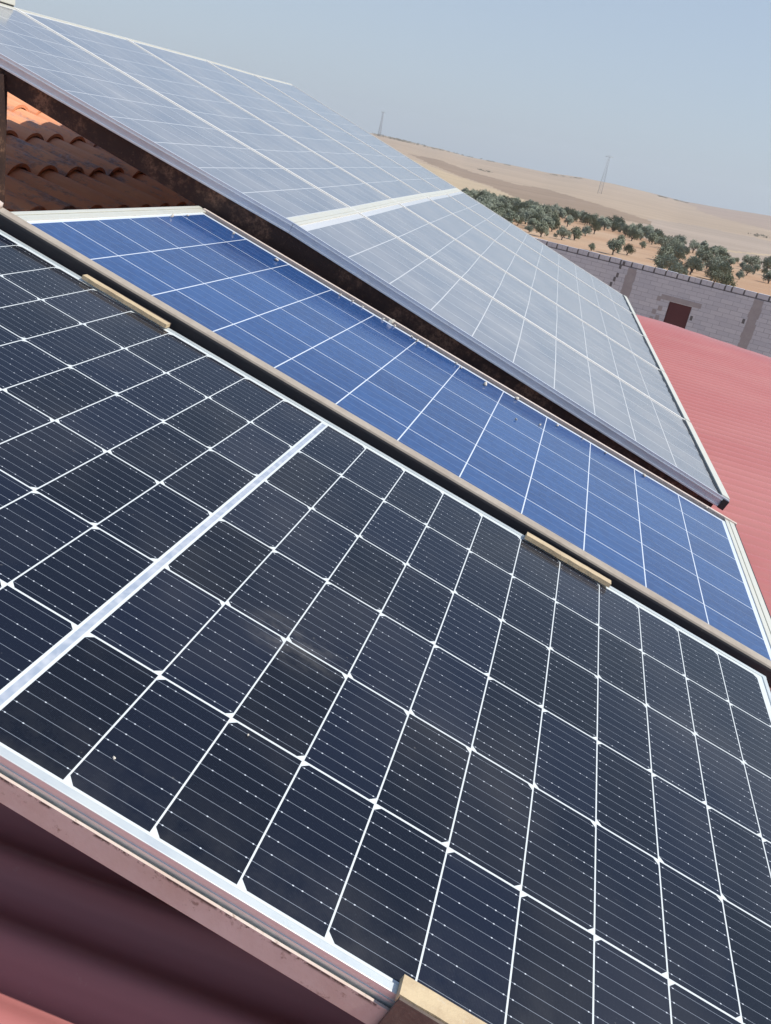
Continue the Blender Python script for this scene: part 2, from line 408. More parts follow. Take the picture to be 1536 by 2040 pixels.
# ------------------------------------------------------------------ pylons
M_steel = mat_metal('galvanised_steel_far', (.42, .44, .47), .5, .3)
def pylon(base, h, w, label):
    t = empty('transmission_tower', base)
    tag(t, label, 'pylon', 'lattice pylons on the far fields')
    b = MB(); n = 14
    def wd_(z): return w * (1 - .55 * z / h)
    for sx, sy in ((-1, -1), (-1, 1), (1, 1), (1, -1)):
        b.tube((sx * w / 2, sy * w / 2, -1), (sx * wd_(h) / 2, sy * wd_(h) / 2, h), .16, n=4)
    for k in range(n):
        z0, z1 = h * k / n, h * (k + 1) / n; a, c = wd_(z0) / 2, wd_(z1) / 2
        P = [(-1, -1), (1, -1), (1, 1), (-1, 1)]
        for i in range(4):
            p, q = P[i], P[(i + 1) % 4]
            b.tube((p[0] * a, p[1] * a, z0), (q[0] * c, q[1] * c, z1), .09, n=3)
            b.tube((q[0] * a, q[1] * a, z0), (p[0] * c, p[1] * c, z1), .09, n=3)
    b.build('lattice_mast', M_steel, t)
    for z, l in ((h * .97, w * 1.0),):
        a = MB(); a.tube((-l, 0, z), (l, 0, z), .16, n=4); a.tube((-l, 0, z), (0, 0, z + 1.2), .1, n=3); a.tube((l, 0, z), (0, 0, z + 1.2), .1, n=3)
        a.build('crossarm', M_steel, t)
def at_pylon(xb, yb, xt, yt, w, label):
    P = on_ground(xb, yb); d = math.hypot(P[0], P[1]); r = ray(xt, yt)
    h = H0 + r[2] * d / math.hypot(r[0], r[1]) - P[2]
    pylon(P, h, w, label)
at_pylon(1194, 386, 1216, 311, 3.4, 'tall grey lattice pylon standing on the tan slope above the grove')
at_pylon(755, 272, 761, 222, 3.6, 'small distant lattice pylon rising beside the upper edge of the tilted panels')

# ------------------------------------------------------------------ block wall
ZW = H0 - 2.45
wa, wb = at_z(1090, 480, ZW), at_z(1536, 590, ZW)
wdir = Vector((wb.x - wa.x, wb.y - wa.y, 0)).normalized(); wn = Vector((-wdir.y, wdir.x, 0))
if wn.dot(wa) < 0: wn = -wn                                   # points away from the camera
S0 = wa - wdir * 14; L = (wb - wa).length + 44
wall_m = Matrix(((wdir.x, wn.x, 0, S0.x), (wdir.y, wn.y, 0, S0.y), (0, 0, 1, 0), (0, 0, 0, 1)))
winv = wall_m.inverted()
def on_wall(x, y): return winv @ at_plane(x, y, wa, wn)
def mat_block():
    m = Mat('grey_concrete_block', Roughness=.92); o = m.coord('Object'); s, d, z = m.xyz(o)
    cz_ = z / .168; row = cz_.floor(); fz = cz_.fract(); off = (row * .5).fract()
    cs = s / .475 + off; fs = cs.fract()
    ds = fs.mn(1 - fs) * .475; dz = fz.mn(1 - fz) * .168
    v = m.white(cs.floor(), row)
    n = m.noise(o, 18, 4, .7)
    c = m.mix(v, (.50, .51, .565), (.585, .59, .635))
    c = m.mix(m.step(n, .35, .75) * .3, c, (.38, .37, .40))
    c = m.mix(m.step(m.noise(o, .5, 3), .45, .7) * .25, c, (.60, .59, .60))
    jn = m.noise(o, 3, 3)
    c = m.mix(ds.lt(.010).mx(dz.lt(.009)) * (m.step(jn, .3, .65) * .55 + .22), c, (.25, .25, .29))
    m.set('Base Color', c); m.bump(n, .2, .01)
    return m.m
M_block = mat_block()
M_cem = mat_rust('rough_brown_cement', (.34, .315, .325), (.40, .37, .375), (.27, .25, .26), scale=3, rough=.95)
M_cem2 = mat_rust('dark_joint_mortar', (.13, .125, .13), (.17, .16, .165), (.1, .1, .1), scale=6, rough=.95)
M_reddoor = mat_rust('dark_red_painted_steel_door', (.085, .022, .028), (.10, .027, .033), (.07, .02, .025), scale=2, rough=.6)
wall = empty('block_wall', mat=wall_m)
tag(wall, 'long grey concrete block wall with a dark red door and capping blocks on top', 'wall')
dTL, dTR, dBL = on_wall(1334, 600.5), on_wall(1378.5, 612), on_wall(1320, 642)
ds0, ds1, dzt = dTL.x, dTR.x, (dTL.z + dTR.z) / 2
b = MB(); CAPZ = ZW - .23
b.box((0, 0, -.5), (ds0, .2, CAPZ)); b.box((ds1, 0, -.5), (L, .2, CAPZ)); b.box((ds0, 0, dzt), (ds1, .2, CAPZ))
b.build('masonry', M_block, wall)
b = MB(); random.seed(3); s = 0
while s < L - .5:
    w_ = .41 if random.random() > .08 else .2
    b.box((s, .01, CAPZ + .035), (s + w_, .19, CAPZ + .225 + random.uniform(-.006, .01)), bev=.008); s += w_ + .065
b.build('capping_blocks', M_block, wall)
b = MB(); b.box((0, .012, CAPZ), (L, .195, CAPZ + .034)); b.box((0, .03, CAPZ + .034), (L, .17, CAPZ + .215))
s = 0
b.build('capping_mortar', M_cem2, wall)
random.seed(5)
def column(s0, w_):
    b = MB(); z = 0.0
    while z < CAPZ - .01:
        z1 = min(z + .2, CAPZ - .004); j0, j1 = random.uniform(-.035, .025), random.uniform(-.025, .035)
        b.box((s0 - w_ / 2 + j0, -.006 - random.random() * .006, z + .001), (s0 + w_ / 2 + j1, .006, z1)); z += .2
    b.build('concrete_column', M_cem, wall)
for x, y in ((1253, 560), (1492, 655)):
    column(on_wall(x, y).x, .36)
c1, c2 = on_wall(1253, 560).x, on_wall(1492, 655).x
for k in (-2, -1, 2, 3): 
    s0 = c1 + (c2 - c1) * k
    if 1 < s0 < L - 1: column(s0, .36)
b = MB(); b.box((ds0 - .38, -.008, dzt + .02), (ds1 + .34, .004, dzt + .21)); b.build('lintel', M_cem, wall)
b = MB()
for i, (x, y, w_) in enumerate(((1313, 594, .16), (1315, 614, .17), (1303, 620, .17), (1309, 632, .16), (1325, 592, .2), (1297, 634, .15), (1340, 594, .01))):
    p = on_wall(x, y); b.box((p.x - w_ / 2, -.007, p.z - .1), (p.x + w_ / 2, .004, p.z + .09))
b.build('cement_patches', M_cem, wall)
b = MB()
for x, y in ((1230, 548), (1224, 556), (1217, 566), (1236, 531), (1243, 525), (1481, 640), (1486, 652), (1377, 634)):
    p = on_wall(x, y); b.box((p.x - .05, -.004, p.z - .09), (p.x + .05, .003, p.z + .09))
b.build('open_joints', M_cem2, wall)
b = MB(); b.box((ds0 + .03, .05, 0), (ds1 - .03, .09, dzt - .03), bev=.004)
dr = b.build('door', M_reddoor, wall); tag(dr, 'dark red steel door')
b = MB(); b.box((ds0, .03, 0), (ds0 + .03, .12, dzt)); b.box((ds1 - .03, .03, 0), (ds1, .12, dzt)); b.box((ds0 + .03, .03, dzt - .03), (ds1 - .03, .12, dzt))
b.build('door_frame', M_reddoor, dr)
b = MB(); b.box((ds1 - .16, .03, 1.0), (ds1 - .08, .049, 1.03)); b.build('handle', M_steel, dr)

# ------------------------------------------------------------------ olive trees
def mat_leaf(name, c1, c2):
    m = Mat(name, Roughness=.7); o = m.coord('Object'); n = m.noise(o, 3.2, 3, .7); n2 = m.noise(o, 14, 2, .6)
    c = m.mix(m.step(n, .35, .68), c1, c2); c = m.mix(m.step(n2, .5, .8) * .5, c, (.26, .285, .24))
    m.set('Base Color', c); return m.m
M_leaf = [mat_leaf('olive_foliage', (.165, .190, .125), (.235, .26, .185)), mat_leaf('olive_foliage_grey', (.185, .208, .150), (.255, .28, .21))]
M_bark = mat_rust('olive_bark', (.11, .085, .065), (.15, .12, .09), (.07, .055, .045), scale=6)
protos = []
def make_tree(i):
    rnd = random.Random(100 + i)
    t = empty('olive_tree')
    b = MB(); split = .28 + rnd.random() * .2; lean = Vector((rnd.uniform(-.15, .15), rnd.uniform(-.15, .15), split))
    b.tube((0, 0, -.3), lean, .15, .11, n=7); tips = []
    for k in range(5):
        a = k * 1.26 + rnd.random(); rr = .5 + rnd.random() * .5
        tip = lean + Vector((math.cos(a) * rr, math.sin(a) * rr, .6 + rnd.random() * .5)); tips.append(tip)
        b.tube(lean, tip, .07, .03, n=5)
    b.build('trunk', M_bark, t)
    c = MB()
    blobs = [(tp_ + Vector((rnd.uniform(-.15, .15), rnd.uniform(-.15, .15), rnd.uniform(0, .4))), rnd.uniform(.42, .68)) for tp_ in tips]
    blobs += [(lean + Vector((rnd.uniform(-.45, .45), rnd.uniform(-.45, .45), rnd.uniform(.9, 1.55))), rnd.uniform(.5, .75)) for _ in range(4)]
    blobs += [(lean + Vector((rnd.uniform(-1.0, 1.0), rnd.uniform(-1.0, 1.0), rnd.uniform(.1, 1.1))), rnd.uniform(.35, .5)) for _ in range(7)]
    for ctr, R in blobs:
        for _ in range(int(210 * R)):
            d = Vector((rnd.gauss(0, 1), rnd.gauss(0, 1), rnd.gauss(0, 1))).normalized()
            p = ctr + d * R * (rnd.random() ** .4) * (1 + .25 * math.sin(d.x * 7 + i) * math.sin(d.z * 6))
            sz = rnd.uniform(.07, .15); a = Vector((rnd.gauss(0, 1), rnd.gauss(0, 1), rnd.gauss(0, 1))).normalized(); e = a.orthogonal().normalized()
            if p.z < split - .1: continue
            c.face([p - a * sz, p + e * sz * .6, p + a * sz, p - e * sz * .6])
    c.build('crown', M_leaf[i % 2], t, fix=False)
    return t
protos = [make_tree(i) for i in range(6)]
used = set(); tree_n = 0; placed = []
def place_tree(P, width, label, group='olive trees in the grove behind the block wall'):
    global tree_n
    k = tree_n % 6 if tree_n < 6 else random.randrange(6)
    tree_n += 1
    if k not in used: t = protos[k]; used.add(k)
    else:
        t = protos[k].copy(); COL.objects.link(t)
        for ch in protos[k].children:
            q = ch.copy(); COL.objects.link(q); q.parent = t
    s = width / 2.95
    t.location = (P.x, P.y, ground_z(P.x, P.y)); t.rotation_euler = (0, 0, random.uniform(0, 6.28)); t.scale = (s, s, s * random.uniform(.88, 1.1))
    tag(t, label, 'tree', group); placed.append((P.x, P.y)); return t
random.seed(11)
TREES = [(160, 815, 95, 'bushy olive tree just above the panel edge at the left end of the block wall'), (285, 835, 80, 'low olive tree behind the left part of the block wall, second from the panel edge'),
 (360, 835, 80, None), (425, 812, 65, None), (478, 800, 75, None), (540, 775, 70, None), (200, 765, 42, None), (318, 755, 60, None), (345, 725, 50, None), (75, 700, 62, None), (135, 705, 58, None), (18, 748, 70, None), (240, 725, 45, None),
 (590, 925, 105, None), (672, 925, 72, 'round olive tree alone on orange soil close behind the wall, left of the clump'), (765, 885, 44, 'small slim olive tree standing alone on bare soil between the two groups'), (700, 838, 74, None), (690, 790, 60, None), (610, 760, 80, None), (740, 795, 62, None), (795, 806, 72, None), (630, 868, 60, None),
 (880, 860, 90, None), (905, 900, 90, None), (880, 990, 140, None), (945, 915, 80, None), (1005, 905, 85, None), (900, 820, 60, None), (960, 850, 60, None), (1050, 1015, 130, None), (1000, 870, 60, None), (1070, 885, 90, None), (1120, 950, 100, None), (1130, 880, 80, None), (1180, 1050, 120, None), (1190, 905, 85, None),
 (1230, 965, 90, None), (1290, 965, 75, None), (1200, 1000, 100, None), (1265, 925, 60, None), (1320, 950, 50, None), (1345, 1045, 70, None), (1388, 1045, 80, 'leaning olive tree with a forked trunk on open soil at the right'), (1365, 985, 60, None), (1440, 1000, 55, None), (1490, 1018, 60, None), (1520, 1095, 90, 'dark olive tree cut by the right edge of the photo'), (1530, 1030, 60, None), (460, 900, 45, None), (90, 790, 50, None)]
for X_, Y_, w_, lab in TREES:
    if X_ > 850 and not lab: Y_ += 26; w_ *= .95
    P = at_z(1024 + X_ / 3, 200 + Y_ / 3, 0); d = math.hypot(P.x, P.y)
    place_tree(P, w_ / 3 / F * d * (1.15 if X_ < 850 else .95), lab or 'grey green olive tree in the loose rows of the grove behind the wall')
def fill(x0, x1, top, bot, gap, n, lab):
    for _ in range(n):
        x = random.uniform(x0, x1); t, bt = top(x), bot(x)
        if bt <= t: continue
        y = random.uniform(t, bt); P = at_z(x, y, 0)
        if any((P.x - a) ** 2 + (P.y - c) ** 2 < gap * gap for a, c in placed): continue
        place_tree(P, random.uniform(2.1, 2.9), lab)
g_ = lambda x: interp(GROVE, x)
fill(925, 1100, lambda x: g_(x) + 18, lambda x: min(g_(x) + 60, 414 + (x - 925) * .45 + 12), 2.7, 2500, 'olive tree in the dense dark rows at the upper left of the grove')
fill(1090, 1310, lambda x: g_(x) + 17, lambda x: g_(x) + 26, 2.6, 500, 'small olive tree in the back row of the grove below the tan slope')
fill(1305, 1460, lambda x: g_(x) + 26, lambda x: 480 + (x - 1090) * .247 + 14, 3.1, 60, 'olive tree in the dense clump right behind the wall above the red door')
fill(1300, 1545, lambda x: g_(x) + 17, lambda x: g_(x) + 26, 3.5, 200, 'small olive tree in the back row of the grove below the grey fallow field')

# ------------------------------------------------------------------ buildings under the panels
ZR = H0 - .89; RSL = .0437
def roof_z(x): return ZR - RSL * x
RN = Vector((RSL, 0, 1)).normalized(); RP = Vector((0, 0, ZR))
def on_roof(x, y): return at_plane(x, y, RP, RN)
#                                                 # red sheet roof level
bld = empty('farm_building', (2, 2, 0))
tag(bld, 'low farm building with a faded red corrugated sheet roof under and right of the panels', 'building')
E0, E1, E2 = on_roof(1268, 627), on_roof(1320, 641.4), on_roof(1536, 712)
def edgeY(x):
    if x < E1.x: return E1.y + (x - E1.x) * (E0.y - E1.y) / (E0.x - E1.x)
    return E1.y + (x - E1.x) * (E2.y - E1.y) / (E2.x - E1.x)
PITCH = .09
bm = bmesh.new(); xs = [-2.2, -1.5, -1, -.5, 0, .5, E1.x, 1.2, 1.6, 2, 2.5, 3, 4, 5, 6]; y = -2.0; prev = None
while y < 9.6:
    row = []
    for x_ in xs:
        amp = .012 * min(1, max(.08, (edgeY(x_) - y) / .8)); zz = roof_z(x_) + amp * math.cos(2 * math.pi * y / PITCH) + .004 * math.sin(x_ * 2.1 + y * .8)
        row.append(bm.verts.new((x_, y, zz)))
    if prev:
        for i in range(len(xs) - 1):
            f = bm.faces.new([prev[i], prev[i + 1], row[i + 1], row[i]]); f.smooth = True
    prev = row; y += PITCH / 8
for a, c in ((E0, E1), (E1, E2)):
    d = Vector((c.x - a.x, c.y - a.y, 0)).normalized(); n = Vector((-d.y, d.x, 0)); n = n if n.y > 0 else -n
    bmesh.ops.bisect_plane(bm, geom=bm.verts[:] + bm.edges[:] + bm.faces[:], plane_co=a, plane_no=n, clear_outer=True)
bmesh.ops.translate(bm, verts=bm.verts, vec=-Vector((2, 2, 0)))
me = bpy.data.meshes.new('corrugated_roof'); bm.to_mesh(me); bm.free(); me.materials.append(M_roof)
ro = bpy.data.objects.new('corrugated_roof', me); COL.objects.link(ro); ro.parent = bld
m_ = ro.modifiers.new('thickness', 'SOLIDIFY'); m_.thickness = .004; m_.offset = -1
M_plaster = mat_rust('pale_wall_plaster', (.52, .48, .42), (.47, .43, .37), (.38, .34, .30), scale=2, rough=.95)
b = MB(); o_ = Vector((2, 2, 0)); pts = [(-2.0, -1.9), (5.8, -1.9), (5.8, edgeY(5.8) - .12), (E1.x, edgeY(E1.x) - .12), (-2.0, min(edgeY(-2) - .12, 9.3))]
for i in range(5):
    p, q = pts[i], pts[(i + 1) % 5]
    b.face([Vector((p[0], p[1], -.2)) - o_, Vector((q[0], q[1], -.2)) - o_, Vector((q[0], q[1], roof_z(q[0]) - .04)) - o_, Vector((p[0], p[1], roof_z(p[0]) - .04)) - o_])
b.build('wall', M_plaster, bld)

# orange barrel tile roof further back on the left
tl = empty('tiled_house', (-5, 6, 0))
tag(tl, 'house with an orange barrel tile roof seen under the rear panels at the left', 'house')
TA_ = math.radians(15); ud = Vector((math.cos(TA_), 0, -math.sin(TA_))); un = Vector((math.sin(TA_), 0, math.cos(TA_))); vd = Vector((0, 1, 0))
TP = Vector((-2.466, 4.187, -.446 + H0)); off_t = Vector((-5, 6, 0))
b = MB(); rnd = random.Random(5); EXP = .382; TW = .22
for ci in range(-7, 5):
    for k in range(-12, 22):
        base = TP + ud * (EXP * ci + rnd.uniform(-.012, .012)) + vd * (TW * k + rnd.uniform(-.006, .006)) - un * .05
        if base.x > -.75: continue
        Ltile = EXP + .06; r0, r1 = .088, .099; A = []; B = []; A2 = []
        n = 10
        for i in range(n + 1):
            t = math.pi * i / n; cth, sth = -math.cos(t), math.sin(t)
            A.append(base + vd * cth * r1 + un * (sth * r1 * .9 + .012)); B.append(base - ud * Ltile + vd * cth * r0 + un * (sth * r0 * .9 - .006))
            A2.append(base + vd * cth * (r1 - .014) + un * (sth * (r1 - .014) * .85 + .012))
        for i in range(n):
            b.face([A[i] - off_t, A[i + 1] - off_t, B[i + 1] - off_t, B[i] - off_t], smooth=True)
            b.face([A[i] - off_t, A[i + 1] - off_t, A2[i + 1] - off_t, A2[i] - off_t])
        # channel tile between two covers
        m0 = base + vd * (TW / 2); C_ = []; D_ = []
        for i in range(6):
            t = math.pi * (1 + i / 5); C_.append(m0 + vd * (math.cos(t) * .07) + un * (math.sin(t) * .03 + .035)); D_.append(m0 - ud * Ltile + vd * (math.cos(t) * .07) + un * (math.sin(t) * .03 + .02))
        for i in range(5): b.face([C_[i] - off_t, C_[i + 1] - off_t, D_[i + 1] - off_t, D_[i] - off_t], smooth=True)
b.build('barrel_tiles', M_tile, tl, fix=False)
b = MB(); p = [TP + ud * (EXP * a) + vd * c - un * .06 - off_t for a, c in ((-8, -2.7), (4.4, -2.7), (4.4, 4.7), (-8, 4.7))]
b.face(p); b.build('roof_deck', M_mortar, tl)
b = MB(); q = [v.copy() for v in p]
for i in range(4):
    a, c = q[i], q[(i + 1) % 4]; b.face([Vector((a.x, a.y, -.2)), Vector((c.x, c.y, -.2)), c - un * .03, a - un * .03])
b.build('wall', M_plaster, tl)

# ------------------------------------------------------------------ solar panels
def sheet(mapf, u0, u1, v0, v1, mat, parent, w=0.0, name='cell_sheet', nu=1, nv=1):
    b = MB()
    for i in range(nu):
        for j in range(nv):
            ua, ub = u0 + (u1 - u0) * i / nu, u0 + (u1 - u0) * (i + 1) / nu; va, vb = v0 + (v1 - v0) * j / nv, v0 + (v1 - v0) * (j + 1) / nv
            q = [(ua, va), (ub, va), (ub, vb), (ua, vb)]
            b.face([mapf(Vector((*p_, w))) for p_ in q], uvs=q)
    return b.build(name, mat, parent, fix=False)
ident = lambda p: p

# ---- front panel: dark half-cell panel
PA = empty('solar_panel', mat=frame_matrix((-0.41169, 0.59064, -0.55876), (0.95983, -0.01185, -0.28033), (0.0134, 0.9999, 0.00363), None))
tag(PA, 'large black half-cell solar panel with silver frame filling the foreground', 'solar panel', 'solar panels mounted over the roof')
aU0, aU1, aV0, aV1 = -1.060, 1.046, -.0195, 1.1265
sheet(ident, aU0 + .008, aU1 - .008, aV0 + .008, aV1 - .008, M_mono, PA, w=-.0012)
lip = .0095
for (v0, v1, o) in ((aV0, aV0 + lip, -1), (aV1 - lip, aV1, 1)):
    b = MB(); b.box((aU0, v0, -.0045), (aU1, v1, .0012), bev=.0008)
    e0, e1 = (aV0, aV0 + .003) if o < 0 else (aV1 - .003, aV1)
    b.box((aU0, e0 + (.0012 if o < 0 else 0), -.0325), (aU1, e1 - (0 if o < 0 else .0012), -.0044))
    for (za, zb, pr) in ((-.0115, -.0095, .0010), (-.0225, -.0205, .0010), (-.0352, -.0324, .0016)):
        y0, y1 = (e0 + .0012 - pr, e0 + .002) if o < 0 else (e1 - .002, e1 - .0012 + pr)
        b.box((aU0 + .0002, y0, za), (aU1 - .0002, y1, zb))
    b.build('frame_rail', M_alu, PA)
for u0, u1 in ((aU0 + .0005, aU0 + lip), (aU1 - lip, aU1 - .0005)):
    b = MB(); b.box((u0, aV0 + lip + .0002, -.0345), (u1, aV1 - lip - .0002, .001), bev=.0008); b.build('frame_rail', M_alu, PA)

# ---- middle panel: blue poly panel
PB = empty('solar_panel', mat=frame_matrix((-1.17185, 1.78335, -.31143), (0.95736, -0.0169, -0.28842), (0.01675, 0.99986, -0.00297), None))
tag(PB, 'bright blue polycrystalline solar panel with cream frame ends in the middle row', 'solar panel', 'solar panels mounted over the roof')
sheet(ident, -.012, 1.912, .001, .962, M_blue, PB, w=-.002)
b = MB(); b.box((-.046, 0, -.038), (-.0095, 1.002, -.0038)); b.box((-.046, 0, -.0039), (-.033, 1.002, .0016), bev=.001)
b.box((-.0315, 0, -.0039), (-.022, 1.002, .0004), bev=.001); b.box((-.0205, 0, -.0039), (-.0095, 1.002, .0012), bev=.001); b.build('frame_end', M_cream, PB)
b = MB(); b.box((1.9085, 0, -.0039), (1.9225, .985, .0006), bev=.001); b.box((1.924, 0, -.0039), (1.942, .985, .0016), bev=.001)
b.box((1.9086, 0, -.038), (1.941, .985, -.0038)); b.build('frame_end', M_cream, PB)
b = MB(); b.box((-.0094, .0002, -.038), (1.9085, .004, -.0035)); b.build('frame_rail', M_cream, PB)
b = MB(); b.box((1.9425, 0, -.038), (1.9470, .985, .0004)); b.box((1.91, .9855, -.038), (1.947, .9875, .0004))
b.build('dark_end_trim', M_black, PB)
b = MB(); b.box((-.009, .963, -.038), (1.942, .982, -.006)); b.build('shaded_gap_strip', M_black, PB)  # black strip painted for the shadow between glass and rear lip
b = MB(); b.box((-.022, .9825, -.038), (1.950, .9955, .006), bev=.0015); b.build('rear_frame_lip', M_iron, PB)

# ---- rear array: ten dusty panels, five rows by two columns
Cm = frame_matrix((-.85426, 2.78132, -.30038), (0.94438, 0.03037, -0.32746), (-0.03015, 0.99953, 0.00572), None)
Cn = Vector((Cm[0][2], Cm[1][2], Cm[2][2])); CT = Vector((Cm[0][3], Cm[1][3], Cm[2][3]))
def onC(x, y): return at_plane(x, y, CT, Cn)
CLm = frame_matrix((-.9, 2.727, -.279), (0.9535, 0.0457, -0.2979), (-0.0441, 0.999, 0.012), None)
CLn = Vector((CLm[0][2], CLm[1][2], CLm[2][2])); CLT = Vector((CLm[0][3], CLm[1][3], CLm[2][3]))
def onCL(x, y): return at_plane(x, y, CLT, CLn)
VK = [.012, .985, 2.01, 3.09, 4.09, 5.17]
joint = [onC(*q) for q in ((584.7, 444), (709.7, 419.4), (790.5, 401.7), (847.8, 390.3), (886.8, 384), (915.5, 378))]
rightE = [Cm @ Vector((1.640, v, 0)) for v in VK]
leftE = [CLm @ Vector((-10.3 * .158, -.01, 0))] + [onCL(*q) for q in ((28, 14), (248, 74), (408, 118), (504, 147), (580, 167))]
Lrow = ['nearest row', 'second row', 'third row', 'fourth row', 'top far row']
def rear_panel(k, col):
    if col: P00, P10, P11, P01 = joint[k], rightE[k], rightE[k + 1], joint[k + 1]; ua, ub = -.044, 1.620
    else: P00, P10, P11, P01 = leftE[k], joint[k], joint[k + 1], leftE[k + 1]; ua, ub = -.030, 1.614
    g = .0007                                                  # half of the gap to the neighbours
    n = ((P10 - P00).cross(P01 - P00) + (P10 - P11).cross(P01 - P11) * -1).normalized()
    n = (P11 - P00).cross(P01 - P10).normalized()
    va, vb = -.0213, .9693
    O = P00.copy()
    def f(p):
        s, t = (p.x - ua) / (ub - ua), (p.y - va) / (vb - va)
        return P00 * (1 - s) * (1 - t) + P10 * s * (1 - t) + P11 * s * t + P01 * (1 - s) * t + n * p.z - O
    t = empty('solar_panel', O)
    tag(t, 'dusty solar panel in the %s of the rear array, %s of its joint' % (Lrow[k], ('left', 'right')[col]), 'solar panel', 'solar panels mounted over the roof')
    ea = ua + (.012 if (col or k) else .012); eb = ub - (.012 if not col else .030)
    sheet(f, ua + .004, ub - .004, va + .004, vb - .004, M_grey, t, w=-.0035)
    b = MB(); lipw = .0085; h = .034; LM = M_greyalu if k == 0 else M_lip
    b.box((ua + g, va + g, -h), (ub - g, va + lipw + g, .0), fn=f)
    if k == 0:                                                 # visible front profile: two ribs
        b.box((ua + g, va + g - .0025, -.0125), (ub - g, va + g - .0002, -.0095), fn=f)
        b.box((ua + g, va + g - .004, -h - .002), (ub - g, va + g - .0002, -h + .003), fn=f)
    b.build('frame_long_side', LM, t)
    b = MB(); b.box((ua + g, vb - lipw - g, -h), (ub - g, vb - g, .0), fn=f); b.build('frame_long_side', M_lip, t)
    b = MB(); b.box((ua + g, va + lipw + g + .0004, -h), (ua + g + .013, vb - lipw - g - .0004, .0002), fn=f); b.build('frame_short_side', M_cream, t)
    b = MB()
    if not col: b.box((ub - g - .027, va + lipw + g + .0004, -h), (ub - g, vb - lipw - g - .0004, .0002), fn=f)
    else: b.box((ub - .030, va + lipw + g + .0004, -.006), (ub - g, vb - lipw - g - .0004, .0045), fn=f)
    b.build('frame_short_side', M_cream, t)
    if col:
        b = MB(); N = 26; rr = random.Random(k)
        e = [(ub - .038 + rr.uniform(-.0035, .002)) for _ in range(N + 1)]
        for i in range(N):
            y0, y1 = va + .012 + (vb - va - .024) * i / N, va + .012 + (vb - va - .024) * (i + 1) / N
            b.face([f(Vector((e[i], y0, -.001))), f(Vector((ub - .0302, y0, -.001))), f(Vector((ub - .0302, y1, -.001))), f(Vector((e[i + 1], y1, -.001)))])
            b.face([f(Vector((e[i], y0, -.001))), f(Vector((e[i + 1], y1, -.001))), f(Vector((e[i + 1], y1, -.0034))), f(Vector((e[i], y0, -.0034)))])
        b.build('lip_shadow_strip', M_black, t)  # wavy black strip painted as the shadow of the raised end lip
        b = MB(); b.box((ub - .029, va + .012, -.040), (ub - .026, vb - .012, -.0062), fn=f); b.build('end_web', M_greyalu, t)
        if k == 0:
            b = MB(); b.box((ub - .022, va + g - .0062, -.037), (ub - .0005, va + g - .0042, -.003), fn=f); b.build('shaded_hollow_end', M_black, t)  # black plate paints the shaded hollow of the open frame end
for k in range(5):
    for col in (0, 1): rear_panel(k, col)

# ------------------------------------------------------------------ steelwork
def swept_box(name, mat, a, b_, ax, ay, w_, h_, label, cat, group=None, r=.004):
    """box beam from a to b_, its cross-section spanned by ax (width w_) and ay (height h_), top edge at the line"""
    prof = []
    for (px_, py_, t0) in ((w_ - r, -r, 0), (r, -r, 1), (r, -h_ + r, 2), (w_ - r, -h_ + r, 3)):
        for i in range(4):
            t = (t0 + i / 3) * math.pi / 2; prof.append((px_ + math.cos(t) * r, py_ + math.sin(t) * r))
    m = MB(); m.prism(prof, a, b_, ax, ay)
    return m
zax = Vector((0, 0, 1))
# rail between the front and the middle panel (rounded; shaded side and lit dusty top are in the colour)
ra, rb = Vector((-1.42, 1.742, -.2225 + H0)), Vector((.90, 1.742, -.925 + H0))
rdir = (rb - ra).normalized(); rup = rdir.cross(Vector((0, 1, 0))) * -1; rup = rup if rup.z > 0 else -rup
rl = empty('support_rail', ra); tag(rl, 'steel rail with shaded side and lit dusty top between the black and the blue panel', 'rail')
m = swept_box('tube', M_rail, Vector((0, 0, 0)), rb - ra, Vector((0, 1, 0)), rup, .041, .044, '', '', r=.009)
m.build('tube', M_rail, rl)
bt = MB(); bp_ = Vector((-1.215, 1.762, -.283 + H0)) - ra; bt.tube(bp_ - rup * .003, bp_ + rup * .010, .011, n=6); bt.build('bolt', M_iron, rl)
# beam under the rear array with its post
pA_, pJ_, pR_ = leftE[0].copy(), joint[0].copy(), rightE[0] - Vector((.030, 0, -.010))
pA_ += (pA_ - pJ_).normalized() * .01
ba = pA_.copy(); sf = empty('rear_support_frame', ba); tag(sf, 'dark rusty steel beam and post carrying the front edge of the rear array', 'steel frame')
m = MB(); sec = []
for p, hh in ((pA_, .046), (pJ_, .078), (pR_, .062)):
    t = (pR_ - pA_).normalized(); yv = Vector((0, 1, 0)); uv_ = yv.cross(t); uv_ = uv_ if uv_.z > 0 else -uv_
    q = p - ba - uv_ * .0362 + yv * .012
    sec.append([m.bm.verts.new(q + yv * a_ + uv_ * b_) for a_, b_ in ((0, 0), (.05, 0), (.05, -hh), (0, -hh))])
for A_, B_ in zip(sec, sec[1:]):
    for i in range(4): m.bm.faces.new([A_[i], A_[(i + 1) % 4], B_[(i + 1) % 4], B_[i]])
m.bm.faces.new(sec[0]); m.bm.faces.new(sec[-1][::-1]); m.build('beam', M_rust, sf)
PX_ = at_plane(5, 200, Vector((0, 2.70, 0)), Vector((0, 1, 0))) - ba
b = MB(); b.box((PX_.x - .05, PX_.y - .015, -1.25), (PX_.x - .004, PX_.y + .03, PX_.z + .075)); b.build('post', M_rust, sf)

# angle iron under the front panel (panel-local, kept clear of the frame)
Am = PA.matrix_world.copy()
ai = empty('angle_iron', mat=Am); tag(ai, 'beige painted angle iron with rust spots under the lower edge of the black panel', 'steel angle')
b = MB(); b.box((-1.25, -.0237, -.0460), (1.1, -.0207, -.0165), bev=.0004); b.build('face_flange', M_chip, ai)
b = MB(); b.box((-1.25, -.0206, -.0460), (1.1, .012, -.0430)); b.build('seat_flange', M_iron, ai)
